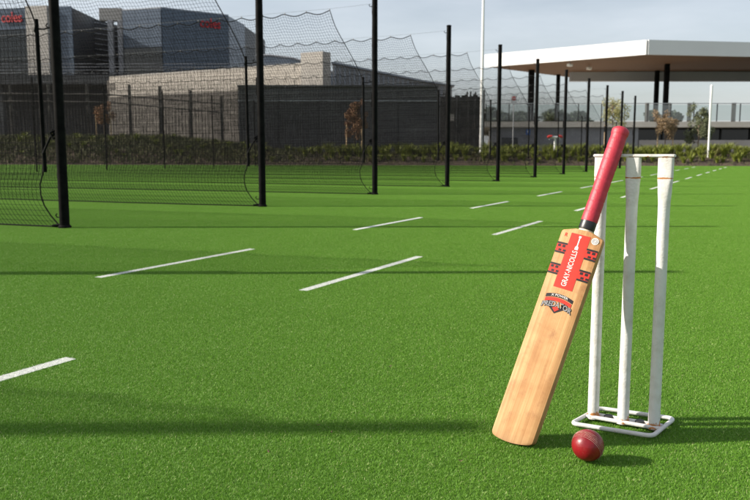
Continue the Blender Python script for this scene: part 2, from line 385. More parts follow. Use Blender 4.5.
def net_proto(seed, tight=False):
    t = thing('cricket_net', 'x', 'net')
    G = net_grid(seed, tight); V, F = strands(G, 0.0021)
    link('netting', np_mesh('netting', V, F, M['twine']), t)
    e = G[0]; b = MB(); b.tube([tuple(p) for p in e[::2]] + [tuple(e[-1])], .0068, 6); b.build('edge_rope', M['rope'], t, True)
    b = MB(); b.tube([tuple(p) for p in G[:, -1]], .0085, 5); b.build('top_rope', M['rope'], t, True)
    b = MB(); b.tube([tuple(p) for p in G[::2, 0]], .007, 5); b.build('bottom_rope', M['rope'], t, True)
    b = MB(); b.tube([(0.19,0.012,0.53),(0.195,.012,1.2),(0.20,0.012,1.95)], .019, 8); b.build('spreader_bar', M['black_steel'], t, True)
    b = MB(); b.tube([(0.05,0,1.87),(0.12,.006,1.855),(0.20,0.012,1.86)], .008, 6); b.tube([(0.20,.012,1.80),(0.21,.03,1.84),(.19,.03,1.9),(.2,-.01,1.87)], .008, 6); b.build('top_tie', M['rope'], t, True)
    b = MB(); b.tube([(0.05,0,0.90),(0.10,.02,0.86),(0.15,0.02,0.78),(0.19,0.03,0.70)], .012, 6); b.tube([(0.06,-.02,0.93),(0.09,.03,0.9),(.07,.02,0.84),(.05,-.015,0.87)], .012, 6); b.build('middle_tie', M['rope'], t, True)
    b = MB(); b.tube([(0.03,0,0.03),(0.08,0,0.03),(0.13,.02,0.02)], .012, 6); b.build('foot_tie', M['rope'], t, True)
    b = MB(); b.tube([(0.02,0,3.12),(0.80,0,3.085),(5.5,0,3.0),(L*.5,0,2.975),(12,0,3.0),(L,0,3.12)], .0018, 5); b.build('support_cable', M['wire'], t, True)
    b = MB(); b.tube([(0.06,0,3.09),(0.045,0.0,2.9),(.06,0,1.9)], .0025, 5); b.build('drop_cord', M['wire'], t, True)
    b = MB()
    top = G[:, -1]
    for k in range(0, 39):
        s_ = 0.8+0.42*k; i = int(np.argmin(np.abs(top[:, 0]-s_))); p = top[i]
        b.tube([(p[0],p[1],p[2]-.012),(p[0],p[1],p[2]+.022)], .008, 5)
    tag(b.build('clip_row', M['clip'], t), kind='stuff')
    t.location = (0,0,0); t.rotation_euler = (0, 0, NRZ)
    return t
protos = [net_proto(3), net_proto(5), net_proto(8, True)]; used = [False]*3
for j, k in enumerate(POSTS[:-1]):
    q = j % 2 if j else 2; t = protos[q] if not used[q] else copy_tree(protos[q]); used[q] = True
    x, y = post_xy(k); t.location = (x, y, 0)
    t['group'] = 'black lane nets'
    t['label'] = 'black mesh cricket net tied to the '+ORD[j]+' post of the front row'
rp = thing('rear_post', 'x', 'post')
MB().tube([(0,0,0),(0,0,3.24)], .028, 14).build('shaft', M['black_steel'], rp, True)
MB().tube([(0,0,3.235),(0,0,3.25),(0,0,3.258)], [.032,.032,.02], 14).build('cap', M['black_steel'], rp, True)
for j, k in enumerate(range(-1, 10)):
    t = rp if j == 0 else copy_tree(rp)
    x, y = post_xy(k); t.location = (x+N.x*L, y+N.y*L, 0)
    t['group'] = 'posts at the rear end of the nets'
    t['label'] = 'slim black rear post at the back end of the '+ORD[j+1]+' net'

# ------------------------------------------------------------------ wicket (steel stumps on a frame)
def paint_mat(name, z_bands):
    m = mat(name, (0.64,0.635,0.62), 0.42, (0.52,0.50,0.46), 30, bump=0.12, bscale=160, lo=.45, hi=.75)
    n = m.node_tree; bs = n.nodes['Principled BSDF']; src = bs.inputs['Base Color'].links[0].from_socket
    t = n.nodes.new('ShaderNodeTexCoord'); z = n.nodes.new('ShaderNodeTexNoise'); z.inputs['Scale'].default_value = 38; z.inputs['Detail'].default_value = 7; z.inputs['Roughness'].default_value = .65
    n.links.new(t.outputs['Object'], z.inputs['Vector'])
    sp = n.nodes.new('ShaderNodeSeparateXYZ'); n.links.new(t.outputs['Object'], sp.inputs[0])
    acc = None
    for zc, wd, amp in z_bands:                        # weld lines where the paint has rusted through
        s1 = n.nodes.new('ShaderNodeMath'); s1.operation = 'SUBTRACT'; s1.inputs[1].default_value = zc; n.links.new(sp.outputs['Z'], s1.inputs[0])
        s2 = n.nodes.new('ShaderNodeMath'); s2.operation = 'ABSOLUTE'; n.links.new(s1.outputs[0], s2.inputs[0])
        mr = n.nodes.new('ShaderNodeMapRange'); mr.inputs['From Min'].default_value = 0; mr.inputs['From Max'].default_value = wd; mr.inputs['To Min'].default_value = amp; mr.inputs['To Max'].default_value = 0
        n.links.new(s2.outputs[0], mr.inputs[0])
        if acc is None: acc = mr.outputs[0]
        else:
            ad = n.nodes.new('ShaderNodeMath'); ad.operation = 'ADD'; n.links.new(acc, ad.inputs[0]); n.links.new(mr.outputs[0], ad.inputs[1]); acc = ad.outputs[0]
    s = n.nodes.new('ShaderNodeMath'); s.operation = 'ADD'; n.links.new(z.outputs['Fac'], s.inputs[0])
    if acc is not None: n.links.new(acc, s.inputs[1])
    else: s.inputs[1].default_value = 0
    r = n.nodes.new('ShaderNodeValToRGB'); r.color_ramp.elements[0].position = .70; r.color_ramp.elements[1].position = .78
    r.color_ramp.elements[0].color = (0,0,0,1); r.color_ramp.elements[1].color = (1,1,1,1); n.links.new(s.outputs[0], r.inputs[0])
    mx_ = n.nodes.new('ShaderNodeMix'); mx_.data_type = 'RGBA'; n.links.new(r.outputs[0], mx_.inputs[0]); n.links.new(src, mx_.inputs[6]); mx_.inputs[7].default_value = (0.38,0.15,0.035,1)
    n.links.new(mx_.outputs[2], bs.inputs['Base Color'])
    return m
M['stump_paint'] = paint_mat('white_stump_paint', [(0.662, .004, .42), (0.020, .022, .30), (0.715, .006, .22)])
M['frame_paint'] = paint_mat('white_frame_paint', [(0.0, .03, .045)])
M['bail_paint'] = paint_mat('white_bail_paint', [(-.004, .005, .22)])
M['rubber'] = mat('black_rubber', (0.015,0.015,0.016), 0.6, (0.03,0.03,0.03), 60)
ST = [Vector((0.595,2.054,0)), Vector((0.6635,2.0135,0)), Vector((0.732,1.973,0))]
wd = (ST[2]-ST[0]).normalized(); WRZ = math.atan2(wd.y, wd.x); wp = Vector((-wd.y, wd.x, 0))
wk = thing('wicket', 'white painted steel wicket of three stumps on a rusty rectangular base frame', 'wicket', tuple(ST[1]), WRZ)
def sup(w, d, z, n_, e):
    pts_ = []
    for q in range(n_):
        a = 2*math.pi*q/n_; c, s = math.cos(a), math.sin(a)
        pts_.append((math.copysign(abs(c)**e, c)*w/2, math.copysign(abs(s)**e, s)*d/2, z))
    return pts_
for i, sx in enumerate((-0.0795, 0, 0.0795)):
    prof = [(.010,.032,.032,1),(.014,.0300,.0300,1),(.30,.0292,.0292,1),(.57,.0292,.0292,1),(.60,.0298,.029,.95),(.625,.0335,.027,.8),(.645,.0345,.0245,.6),(.658,.0365,.022,.45),(.668,.037,.0215,.4),(.714,.037,.021,.35)]
    rings = [[(p[0]+sx, p[1], p[2]) for p in sup(w_, d_, z_, 24, e_)] for z_, w_, d_, e_ in prof]
    MB().loft(rings).build('stump', M['stump_paint'], wk, True)
    b = MB(); b.tube([(sx,0,.009),(sx,0,.013),(sx,0,.017)], [.0205,.0205,.0165], 20); b.build('weld_collar', M['stump_paint'], wk, True)
bm = bmesh.new(); bmesh.ops.create_cube(bm, size=1); bmesh.ops.scale(bm, vec=(.2025,.0225,.0075), verts=bm.verts); bmesh.ops.bevel(bm, geom=bm.edges[:], offset=.0016, segments=2, affect='EDGES')
me = bpy.data.meshes.new('bail'); bm.to_mesh(me); bm.free(); me.materials.append(M['bail_paint']); o = link('bail', me, wk); o.location = (0,0,.7185)
inv = Matrix.Rotation(-WRZ, 4, 'Z')
def wl(x, y): return inv @ (Vector((x, y, 0))-ST[1])
cr_ = [wl(.521,1.996), wl(.63,2.12), wl(.809,2.034), wl(.703,1.902)]
loop = []
for i in range(4):
    p0, p1, p2 = cr_[i-1], cr_[i], cr_[(i+1) % 4]; d0 = (p0-p1).normalized(); d2 = (p2-p1).normalized(); r_ = .020
    for q in range(7):
        tq = q/6; a = p1+d0*r_; e = p1+d2*r_
        loop.append((a*(1-tq)**2 + p1*2*tq*(1-tq) + e*tq**2) + Vector((0,0,.0125)))
MB().tube(loop, .0058, 10, closed=True).build('base_frame', M['frame_paint'], wk, True)
pl0 = (cr_[0]+cr_[1])/2; pl1 = (cr_[2]+cr_[3])/2
for off in (-.0125, .0125):
    b = MB(); b.tube([(pl0.x+.004, off, .0135), (pl1.x-.004, off, .0135)], .0055, 10); b.build('crossbar', M['frame_paint'], wk, True)
b = MB(); b.box(((pl0.x+pl1.x)/2, 0, .0115), (pl1.x-pl0.x-.02, .022, .004)); b.build('base_plate', M['frame_paint'], wk)
for sx in (-.040, .042):
    b = MB(); b.tube([(sx,.012,.012),(sx,.012,.017),(sx,.012,.0188)], [.0135,.0135,.010], 18); b.build('rubber_stopper', M['rubber'], wk, True)

# ------------------------------------------------------------------ cricket ball
BR = 0.0372; BC = Vector((0.502, 1.768, BR+.004))
M['ball'] = mat('red_leather', (0.15,0.003,0.007), 0.38, (0.24,0.007,0.012), 22, bump=0.08, bscale=90, coat=0.1, spec=0.4, lo=.3, hi=.7)
n = M['ball'].node_tree; bs = n.nodes['Principled BSDF']; src = bs.inputs['Base Color'].links[0].from_socket
t_ = n.nodes.new('ShaderNodeTexCoord'); z_ = n.nodes.new('ShaderNodeTexNoise'); z_.inputs['Scale'].default_value = 70; z_.inputs['Detail'].default_value = 8; z_.inputs['Roughness'].default_value = .7
mp_ = n.nodes.new('ShaderNodeMapping'); mp_.inputs['Scale'].default_value = (1,.45,.8); n.links.new(t_.outputs['Object'], mp_.inputs[0]); n.links.new(mp_.outputs[0], z_.inputs['Vector'])
r_ = n.nodes.new('ShaderNodeValToRGB'); r_.color_ramp.elements[0].position = .63; r_.color_ramp.elements[1].position = .72; r_.color_ramp.elements[0].color = (0,0,0,1); r_.color_ramp.elements[1].color = (.7,.7,.7,1)
n.links.new(z_.outputs['Fac'], r_.inputs[0]); m_ = n.nodes.new('ShaderNodeMix'); m_.data_type = 'RGBA'; n.links.new(r_.outputs[0], m_.inputs[0]); n.links.new(src, m_.inputs[6]); m_.inputs[7].default_value = (.34,.11,.09,1); n.links.new(m_.outputs[2], bs.inputs['Base Color'])
M['stitch'] = mat('stitch', (0.46,0.33,0.26), 0.8, (0.28,0.12,0.10), 200)
ball = thing('cricket_ball', 'scuffed red leather cricket ball with pale stitched seam', 'ball', tuple(BC))
bm = bmesh.new(); bmesh.ops.create_uvsphere(bm, u_segments=64, v_segments=40, radius=BR)
for v in bm.verts:                                        # the leather rises a little towards the seam
    lat = abs(v.co.z); v.co *= 1 + 0.012*math.exp(-(lat/.004)**2)
for f in bm.faces: f.smooth = True
sn = Vector((.61,.63,.47)).normalized(); BQ = sn.to_track_quat('Z', 'Y')
me = bpy.data.meshes.new('leather'); bm.to_mesh(me); bm.free(); me.materials.append(M['ball']); o = link('leather', me, ball); o.rotation_mode = 'QUATERNION'; o.rotation_quaternion = BQ
for dz in (-.0085,-.0048,-.0016,.0016,.0048,.0085):
    rr = math.sqrt(BR*BR-dz*dz)*(1.0 + .012*math.exp(-(dz/.004)**2)); b = MB()
    for q in range(84):
        a0 = 2*math.pi*(q+.1)/84; a1 = 2*math.pi*(q+.85)/84; sl = .0009*(1 if dz > 0 else -1)
        b.tube([(rr*math.cos(a0), rr*math.sin(a0), dz-sl*.5), (rr*1.006*math.cos((a0+a1)/2), rr*1.006*math.sin((a0+a1)/2), dz), (rr*math.cos(a1), rr*math.sin(a1), dz+sl*.5)], .0005, 5)
    o = b.build('seam_stitching', M['stitch'], ball); o.rotation_mode = 'QUATERNION'; o.rotation_quaternion = BQ

# ------------------------------------------------------------------ cricket bat
TOE = Vector((.336, 1.872, 0.0)); TIP = Vector((.6300, 2.021, .796))
ax = (TIP-TOE).normalized(); BL = (TIP-TOE).length
w0 = Vector((.82, -.57, 0)); w0 = (w0-ax*w0.dot(ax)).normalized(); nf = w0.cross(ax).normalized()
if nf.y > 0: nf = -nf
# local: x = width, y = away from the face, z = along the bat
BM_ = Matrix((w0, -nf, ax)).transposed().to_4x4(); BM_.translation = TOE + Vector((0,0,.008))
def willow():
    m = bpy.data.materials.new('willow'); m.use_nodes = True; n = m.node_tree; bs = n.nodes['Principled BSDF']
    t = n.nodes.new('ShaderNodeTexCoord'); q = n.nodes.new('ShaderNodeMapping'); q.inputs['Scale'].default_value = (85, 85, 1.6); n.links.new(t.outputs['Object'], q.inputs[0])
    z = n.nodes.new('ShaderNodeTexNoise'); z.inputs['Scale'].default_value = 1; z.inputs['Detail'].default_value = 3; n.links.new(q.outputs[0], z.inputs[0])
    r = n.nodes.new('ShaderNodeValToRGB'); r.color_ramp.elements[0].position = .3; r.color_ramp.elements[1].position = .7
    r.color_ramp.elements[0].color = (.40,.21,.083,1); r.color_ramp.elements[1].color = (.55,.335,.155,1); n.links.new(z.outputs['Fac'], r.inputs[0])
    z2 = n.nodes.new('ShaderNodeTexNoise'); z2.inputs['Scale'].default_value = 16; z2.inputs['Detail'].default_value = 6; n.links.new(t.outputs['Object'], z2.inputs[0])
    r2 = n.nodes.new('ShaderNodeValToRGB'); r2.color_ramp.elements[0].position = .45; r2.color_ramp.elements[1].position = .75
    r2.color_ramp.elements[0].color = (1,1,1,1); r2.color_ramp.elements[1].color = (.68,.53,.42,1); n.links.new(z2.outputs['Fac'], r2.inputs[0])
    mu = n.nodes.new('ShaderNodeMix'); mu.data_type = 'RGBA'; mu.blend_type = 'MULTIPLY'; mu.inputs[0].default_value = .8
    n.links.new(r.outputs[0], mu.inputs[6]); n.links.new(r2.outputs[0], mu.inputs[7])
    gm = n.nodes.new('ShaderNodeMapping'); gm.inputs['Scale'].default_value = (420, 60, 2.2); n.links.new(t.outputs['Object'], gm.inputs[0])
    gz = n.nodes.new('ShaderNodeTexNoise'); gz.inputs['Scale'].default_value = 1; gz.inputs['Detail'].default_value = 2; n.links.new(gm.outputs[0], gz.inputs[0])
    gr = n.nodes.new('ShaderNodeValToRGB'); gr.color_ramp.elements[0].position = .35; gr.color_ramp.elements[1].position = .6; gr.color_ramp.elements[0].color = (.74,.62,.50,1); gr.color_ramp.elements[1].color = (1.04,1.03,1.0,1); n.links.new(gz.outputs['Fac'], gr.inputs[0])
    mg = n.nodes.new('ShaderNodeMix'); mg.data_type = 'RGBA'; mg.blend_type = 'MULTIPLY'; mg.inputs[0].default_value = .4; n.links.new(mu.outputs[2], mg.inputs[6]); n.links.new(gr.outputs[0], mg.inputs[7])
    bv = n.nodes.new('ShaderNodeTexNoise'); bv.inputs['Scale'].default_value = 30; bv.inputs['Detail'].default_value = 8; bv.inputs['Roughness'].default_value = .7; n.links.new(t.outputs['Object'], bv.inputs[0])
    br = n.nodes.new('ShaderNodeValToRGB'); br.color_ramp.elements[0].position = .54; br.color_ramp.elements[1].position = .72; br.color_ramp.elements[0].color = (0,0,0,1); br.color_ramp.elements[1].color = (.65,.65,.65,1); n.links.new(bv.outputs['Fac'], br.inputs[0])
    mb_ = n.nodes.new('ShaderNodeMix'); mb_.data_type = 'RGBA'; n.links.new(br.outputs[0], mb_.inputs[0]); n.links.new(mg.outputs[2], mb_.inputs[6]); mb_.inputs[7].default_value = (.26,.11,.05,1); mu = mb_
    # dirt at the toe
    sp = n.nodes.new('ShaderNodeSeparateXYZ'); n.links.new(t.outputs['Object'], sp.inputs[0])
    mr = n.nodes.new('ShaderNodeMapRange'); mr.inputs['From Min'].default_value = 0; mr.inputs['From Max'].default_value = .035; mr.inputs['To Min'].default_value = .75; mr.inputs['To Max'].default_value = 0; n.links.new(sp.outputs['Z'], mr.inputs[0])
    mm = n.nodes.new('ShaderNodeMath'); mm.operation = 'MULTIPLY'; n.links.new(mr.outputs[0], mm.inputs[0]); n.links.new(z2.outputs['Fac'], mm.inputs[1])
    m2 = n.nodes.new('ShaderNodeMix'); m2.data_type = 'RGBA'; n.links.new(mm.outputs[0], m2.inputs[0]); n.links.new(mu.outputs[2], m2.inputs[6]); m2.inputs[7].default_value = (.16,.10,.05,1)
    n.links.new(m2.outputs[2], bs.inputs['Base Color']); bs.inputs['Roughness'].default_value = .6; bs.inputs['Specular IOR Level'].default_value = .25
    return m
M['willow'] = willow()
M['grip'] = mat('red_rubber_grip', (0.38,0.017,0.034), 0.5, (0.46,0.026,0.048), 30, bump=0.1, bscale=260)
M['black_tape'] = mat('black_tape', (0.012,0.012,0.014), 0.35)
M['cream_tape'] = mat('cream_tape', (0.70,0.60,0.45), 0.7)
M['stick_red'] = mat('sticker_red', (0.52,0.035,0.022), 0.65, (0.47,0.03,0.02), 60, spec=0.2)
M['stick_dark'] = mat('sticker_black', (0.018,0.016,0.018), 0.65, spec=0.2)
M['stick_white'] = mat('sticker_white', (0.60,0.58,0.55), 0.65, spec=0.2)
M['stick_grey'] = mat('sticker_grey', (0.27,0.27,0.28), 0.65, spec=0.2)
bat = thing('cricket_bat', 'wooden cricket bat with red grip and red sticker leaning on the stumps', 'bat'); bat.matrix_world = BM_
def bsec(z, w, te, sp_, bow=.0035):
    P_ = []
    for u in np.linspace(-1, 1, 13): P_.append((u*w/2*(1-.0), -bow*(1-u*u) - .0 + (0.0022 if abs(u) > .99 else 0), z))
    P_.append((w/2+.0012, te*.45, z))
    for u in np.linspace(1, -1, 11): P_.append((u*w/2*.985, te + (sp_-te)*(1-abs(u))**1.15, z))
    P_.append((-w/2-.0012, te*.45, z))
    return P_
W_ = .1115
prof = [(.0,(0.098),.014,.022),(.002,.104,.020,.027),(.005,.1085,.024,.032),(.010,.1108,.027,.036),(.018,W_,.029,.038),(.03,W_,.0295,.041),(.10,W_,.031,.052),(.20,W_,.0315,.058),(.33,W_,.030,.055),(.45,W_,.027,.047),(.52,W_,.023,.040),(.548,W_,.021,.036),(.5525,W_*.985,.020,.034),(.5555,W_*.94,.020,.034),(.5605,W_*.66,.021,.034),(.565,W_*.44,.024,.034)]
def toe(p):                                               # the toe is cut in a shallow curve, worn down on its low side
    k = max(0, 1-p[2]/.03); return (p[0], p[1], p[2]+k*(.009*(2*p[0]/W_)**2+.11*p[0]))
bl = MB().loft([[toe(p) for p in bsec(*q)] for q in prof]).build('blade', M['willow'], bat, True)
HY = .0165
def hring(z, rx, ry, n_=28): return [(math.cos(2*math.pi*q/n_)*rx, HY+math.sin(2*math.pi*q/n_)*ry, z) for q in range(n_)]
MB().loft([hring(.556,.0185,.0155), hring(.580,.0188,.0158)]).build('splice_binding', M['cream_tape'], bat, True)
MB().loft([hring(.570,.0200,.0170), hring(.574,.0212,.0182), hring(.592,.0210,.0182), hring(.598,.0206,.018)]).build('handle_tape', M['black_tape'], bat, True)
gz0, gz1 = .592, BL-.012; rings = []
for q in range(73):
    f = q/72; z = gz0+(gz1-gz0)*f; rx = .0210+.0005*math.cos(f*9); ry = .0188
    groove = .0009 if (q % 8 == 0) else 0
    if f > .93: rx += .0016; ry += .0016
    if .915 < f < .935: rx -= .0006; ry -= .0006
    if f > .975: k = (f-.975)/.025; rx -= .004*k*k; ry -= .004*k*k
    rings.append(hring(z, rx-groove, ry-groove))
rings.append(hring(gz1+.003, .0135, .0115)); rings.append(hring(gz1+.0036, .004, .004))
MB().loft(rings).build('grip', M['grip'], bat, True)
# stickers follow the bow of the face
def fy(x): return -.0035*(1-(2*x/W_)**2)
def patch(name, x0, x1, z0, z1, m, lift, parent, wav=0):
    b = MB(); nx = max(2, int((x1-x0)/.004)+1); nz2 = 2
    g_ = [[None]*(nz2+1) for _ in range(nx+1)]
    for i in range(nx+1):
        for j in range(nz2+1):
            x = x0+(x1-x0)*i/nx; z = z0+(z1-z0)*j/nz2
            b.v.append((x, fy(x)-lift, z)); g_[i][j] = len(b.v)-1
    for i in range(nx):
        for j in range(nz2): b.f.append((g_[i][j], g_[i+1][j], g_[i+1][j+1], g_[i][j+1]))
    return b.build(name, m, parent)
SW = .026; S0, S1 = .407, .558
stk = patch('red_sticker', -SW, SW, S0, S1-.006, M['stick_red'], .0006, bat)
def bend(me, cx, cz, rot, lift):
    R = Matrix.Rotation(rot, 4, 'Z')
    for v in me.vertices:
        p = R @ Vector((v.co.x, v.co.y, 0)); x = p.x+cx
        v.co = (x, fy(x)-lift-v.co.z*0, p.y+cz)
    return me
link('lettering', bend(text_mesh('GRAY-NICOLLS', .0200, M['stick_white'], 0, .094), .000, .461, math.pi/2, .0011), stk)
b = MB()                                                   # the little white bat drawn above the name
for (z0, z1, hw0, hw1) in ((.511,.518,.0046,.0046),(.518,.5215,.0046,.0018),(.5215,.543,.0016,.0016),(.543,.548,.0032,.0032)):
    i = len(b.v); xc = .000
    b.v += [(xc-hw0, fy(xc)-.0011, z0),(xc+hw0, fy(xc)-.0011, z0),(xc+hw1, fy(xc)-.0011, z1),(xc-hw1, fy(xc)-.0011, z1)]; b.f.append((i,i+1,i+2,i+3))
b.build('bat_emblem', M['stick_white'], stk)
E_ = .0548
for sgn in (-1, 1):
    for zc in (.508, .452):
        x0, x1 = (SW, E_) if sgn > 0 else (-E_, -SW)
        st = patch('side_sticker', x0, x1, zc-.0135, zc+.0135, M['stick_red'], .0005, bat)
        patch('black_edge', x0, x1, zc+.0095, zc+.0145, M['stick_dark'], .0009, st); patch('black_edge', x0, x1, zc-.0145, zc-.0095, M['stick_dark'], .0009, st)
        for q in range(2):
            xa = x0+(x1-x0)*(.12+.45*q)
            patch('black_tread', xa, xa+.008, zc+.002, zc+.0085, M['stick_dark'], .0009, st); patch('black_tread', xa+.005, xa+.013, zc-.0085, zc-.003, M['stick_dark'], .0009, st)
b = MB(); xc, zc, k = .0395, .5445, 24
for i in range(k): a = 2*math.pi*i/k; x = xc+.0095*math.cos(a)*.98; b.v.append((x, fy(x)-.0007, zc+.0090*math.sin(a)))
b.f.append(tuple(range(k))); bd = b.build('round_badge', M['stick_white'], bat)
b = MB()
for r0, r1 in ((.0068,.0054),(.0036,.0026)):
    for i in range(k):
        a, e = 2*math.pi*i/k, 2*math.pi*(i+1)/k
        b.quad(*[(xc+r*math.cos(t), fy(xc+r*math.cos(t))-.0011, zc+r*math.sin(t)*.95) for r, t in ((r1,a),(r0,a),(r0,e),(r1,e))])
b.build('badge_ring', M['stick_grey'], bd)
link('red_mark', bend(text_mesh('R', .014, M['stick_red']), -.039, .5435, 0, .0007), bat)
# shield emblem
EZ = .368
def poly(name, P_, m, lift, parent):
    b = MB(); b.v = [(x, fy(x)-lift, z+EZ) for x, z in P_]; b.f = [tuple(range(len(P_)))]; return b.build(name, m, parent)
arc = lambda x, z, c: z - c*x*x
def band(name, x0, x1, z0, z1, c, m, lift, parent):
    xs = np.linspace(x0, x1, 13); b = MB()
    for x in xs: b.v += [(x, fy(x)-lift, EZ+arc(x, z0, c)), (x, fy(x)-lift, EZ+arc(x, z1, c))]
    b.f = [(2*i, 2*i+2, 2*i+3, 2*i+1) for i in range(12)]; return b.build(name, m, parent)
sh = poly('shield_emblem', [(-.030,.008),(-.025,-.010),(0,-.027),(.025,-.010),(.030,.008)], M['stick_dark'], .0006, bat)
band('black_banner', -.037, .037, .0150, .0240, 5, M['stick_dark'], .0008, sh)
band('red_banner', -.036, .036, .0045, .0135, 5, M['stick_red'], .0010, sh)
poly('red_diamond', [(-.0095,-.014),(0,-.0225),(.0095,-.014),(0,-.008)], M['stick_red'], .0012, sh)
def arcme(me, c):
    for v in me.vertices: v.co.z -= c*v.co.x**2
    return me
link('lettering', arcme(bend(text_mesh('X POWER', .0080, M['stick_white'], 0, .046), 0, EZ+.0195, 0, .0012), 5), sh)
o = link('lettering', arcme(bend(text_mesh('PREDATOR', .0215, M['stick_dark'], 0, .083), 0, EZ-.0045, 0, .0014), 5), sh)
o = link('lettering', arcme(bend(text_mesh('PREDATOR', .0185, M['stick_grey'], 0, .080), 0, EZ-.0045, 0, .0018), 5), sh)

# ------------------------------------------------------------------ fallen leaves on the turf
M['dry'] = mat('dry_leaf', (0.07,0.045,0.022), 0.8, (0.14,0.085,0.04), 60)
for i, (x, y, a, lab) in enumerate([(-.150,1.985,.3,'curled brown dry leaf scrap lying along the long post shadow'),(-.112,1.93,1.4,'dark brown leaf scrap on the lower edge of the long post shadow'),(-.255,1.80,2.1,'tiny dark leaf scrap on the bare turf before the post shadow'),(.05,2.55,.8,'pale reddish leaf scrap on open turf behind the post shadow'),(.20,1.745,2.7,'small tan leaf scrap on the turf beside the bat toe')]):
    b = MB(); s_ = random.uniform(.004,.0065)
    for q in range(7):
        an = 2*math.pi*q/7; rr = s_*(1+.5*math.cos(2*an)); b.v.append((rr*math.cos(an), rr*.6*math.sin(an), .003*math.cos(an*2)))
    b.v.append((0,0,-.001)); b.f = [(7, q, (q+1) % 7) for q in range(7)]
    o = b.build('dry_leaf', M['dry']); o.location = (x, y, .0135); o.rotation_euler = (0, 0, a); tag(o, lab, 'leaf', 'leaf scraps on the turf')

# ------------------------------------------------------------------ garden bank with strappy plants
def front_y(x): return 40.4-0.11*x
def bank_z(x, t):
    left = min(1, max(0, (-4-x)/8)); top = .62+.85*left
    return top*(1-(1-min(1, t/3.2))**1.7)
b = MB(); xs = np.arange(-34, 46, .5); ts = [0,.25,.6,1,1.5,2,2.6,3.2,4.2,5.5,8]
for x in xs:
    for t in ts:
        x_ = float(x); b.v.append((x_, front_y(x_)+t, max(0, bank_z(x_, t)+(.05*math.sin(x_*3.1+t*4)*math.sin(x_*1.3-t*2) if t > 0 else 0))-.004*(t == 0)))
nt_ = len(ts)
for i in range(len(xs)-1):
    for j in range(nt_-1): b.f.append((i*nt_+j, (i+1)*nt_+j, (i+1)*nt_+j+1, i*nt_+j+1))
tag(b.build('garden_bank', M['mulch'], None, True), kind='structure')
def strap_plant(seed, h=.66, nb=90):
    r = random.Random(seed); b = MB()
    for _ in range(nb):
        a = r.uniform(0, 6.283); le = h*r.uniform(.6, 1.12); sp = le*r.uniform(.15, .75); w = r.uniform(.010,.019)
        d = Vector((math.cos(a), math.sin(a), 0)); s = Vector((-d.y, d.x, 0)); o = d*r.uniform(0,.07)
        pv = None
        for q in range(4):
            f = q/3; c = o+d*sp*f**1.6+Vector((0,0,le*(f-.28*f**2.6))); ww = w*(1-.85*f**1.5)
            cu = (c-s*ww, c+s*ww)
            if pv: b.quad(pv[0], pv[1], cu[1], cu[0])
            pv = cu
    return b
pmesh = [strap_plant(s).mesh('strap_plant', M['strap_leaf']) for s in range(4)] + [strap_plant(9, .55, 40).mesh('strap_plant', M['strap_dry'])]
rows = [(.7,.42,0.0),(1.5,.40,.25),(2.3,.38,.1),(3.0,.38,.3)]
cnt = 0; r = random.Random(4)
spots = []
for t, stp, ph in rows:
    x = -23.0+ph
    while x < 24:
        spots.append((x+r.uniform(-.15,.15), t+r.uniform(-.25,.25))) if x > -3 or r.random() < .35 else None; x += stp*r.uniform(.9,1.5)
r.shuffle(spots)
for x, t in spots:
    far = t > 1.9
    me = pmesh[r.randrange(5) if not far else r.randrange(4)]
    o = link('strap_plant', me, None, (x, front_y(x)+t, bank_z(x, t)-.04), r.uniform(0, 6.28)); k = r.uniform(.9,1.3)*(1 if x > -4 else .7); o.scale = (k, k, k*r.uniform(.85,1.1))
    if t < 1.15: k2 = .75; o.scale = tuple(v*k2 for v in o.scale)
    rowname = 'front row' if t < 1.1 else 'second row' if t < 1.9 else 'third row' if t < 2.65 else 'rear row'
    tag(o, 'yellow green strappy tuft growing in the '+rowname+' of the mulched bank', 'plant', 'strappy plants in the '+rowname)
    cnt += 1
print('plants', cnt)
b = MB(); r = random.Random(21)                            # low grassy cover between the tufts, thickest on the left bank
for _ in range(60000):
    x = r.uniform(-26, 26); t = 3.7*r.random()**.8 + .05
    lf = min(1, max(.22, (-1-x)/7))
    if r.random() > lf: continue
    z = bank_z(x, t); h = r.uniform(.08,.26)*(1.15 if x < -6 else .8); a = r.uniform(0,6.28); w = r.uniform(.012,.03); lx, ly = r.gauss(0,.09), r.gauss(0,.09); y = front_y(x)+t
    cx, cy = math.cos(a)*w, math.sin(a)*w
    b.quad((x-cx,y-cy,z-.03),(x+cx,y+cy,z-.03),(x+cx*.6+lx*.6,y+cy*.6+ly*.6,z+h*.6),(x+lx,y+ly,z+h))
tag(b.build('bank_grass', M['bank_grass']), 'rough olive grass covering the planted bank under the walls', 'grass', kind='stuff')

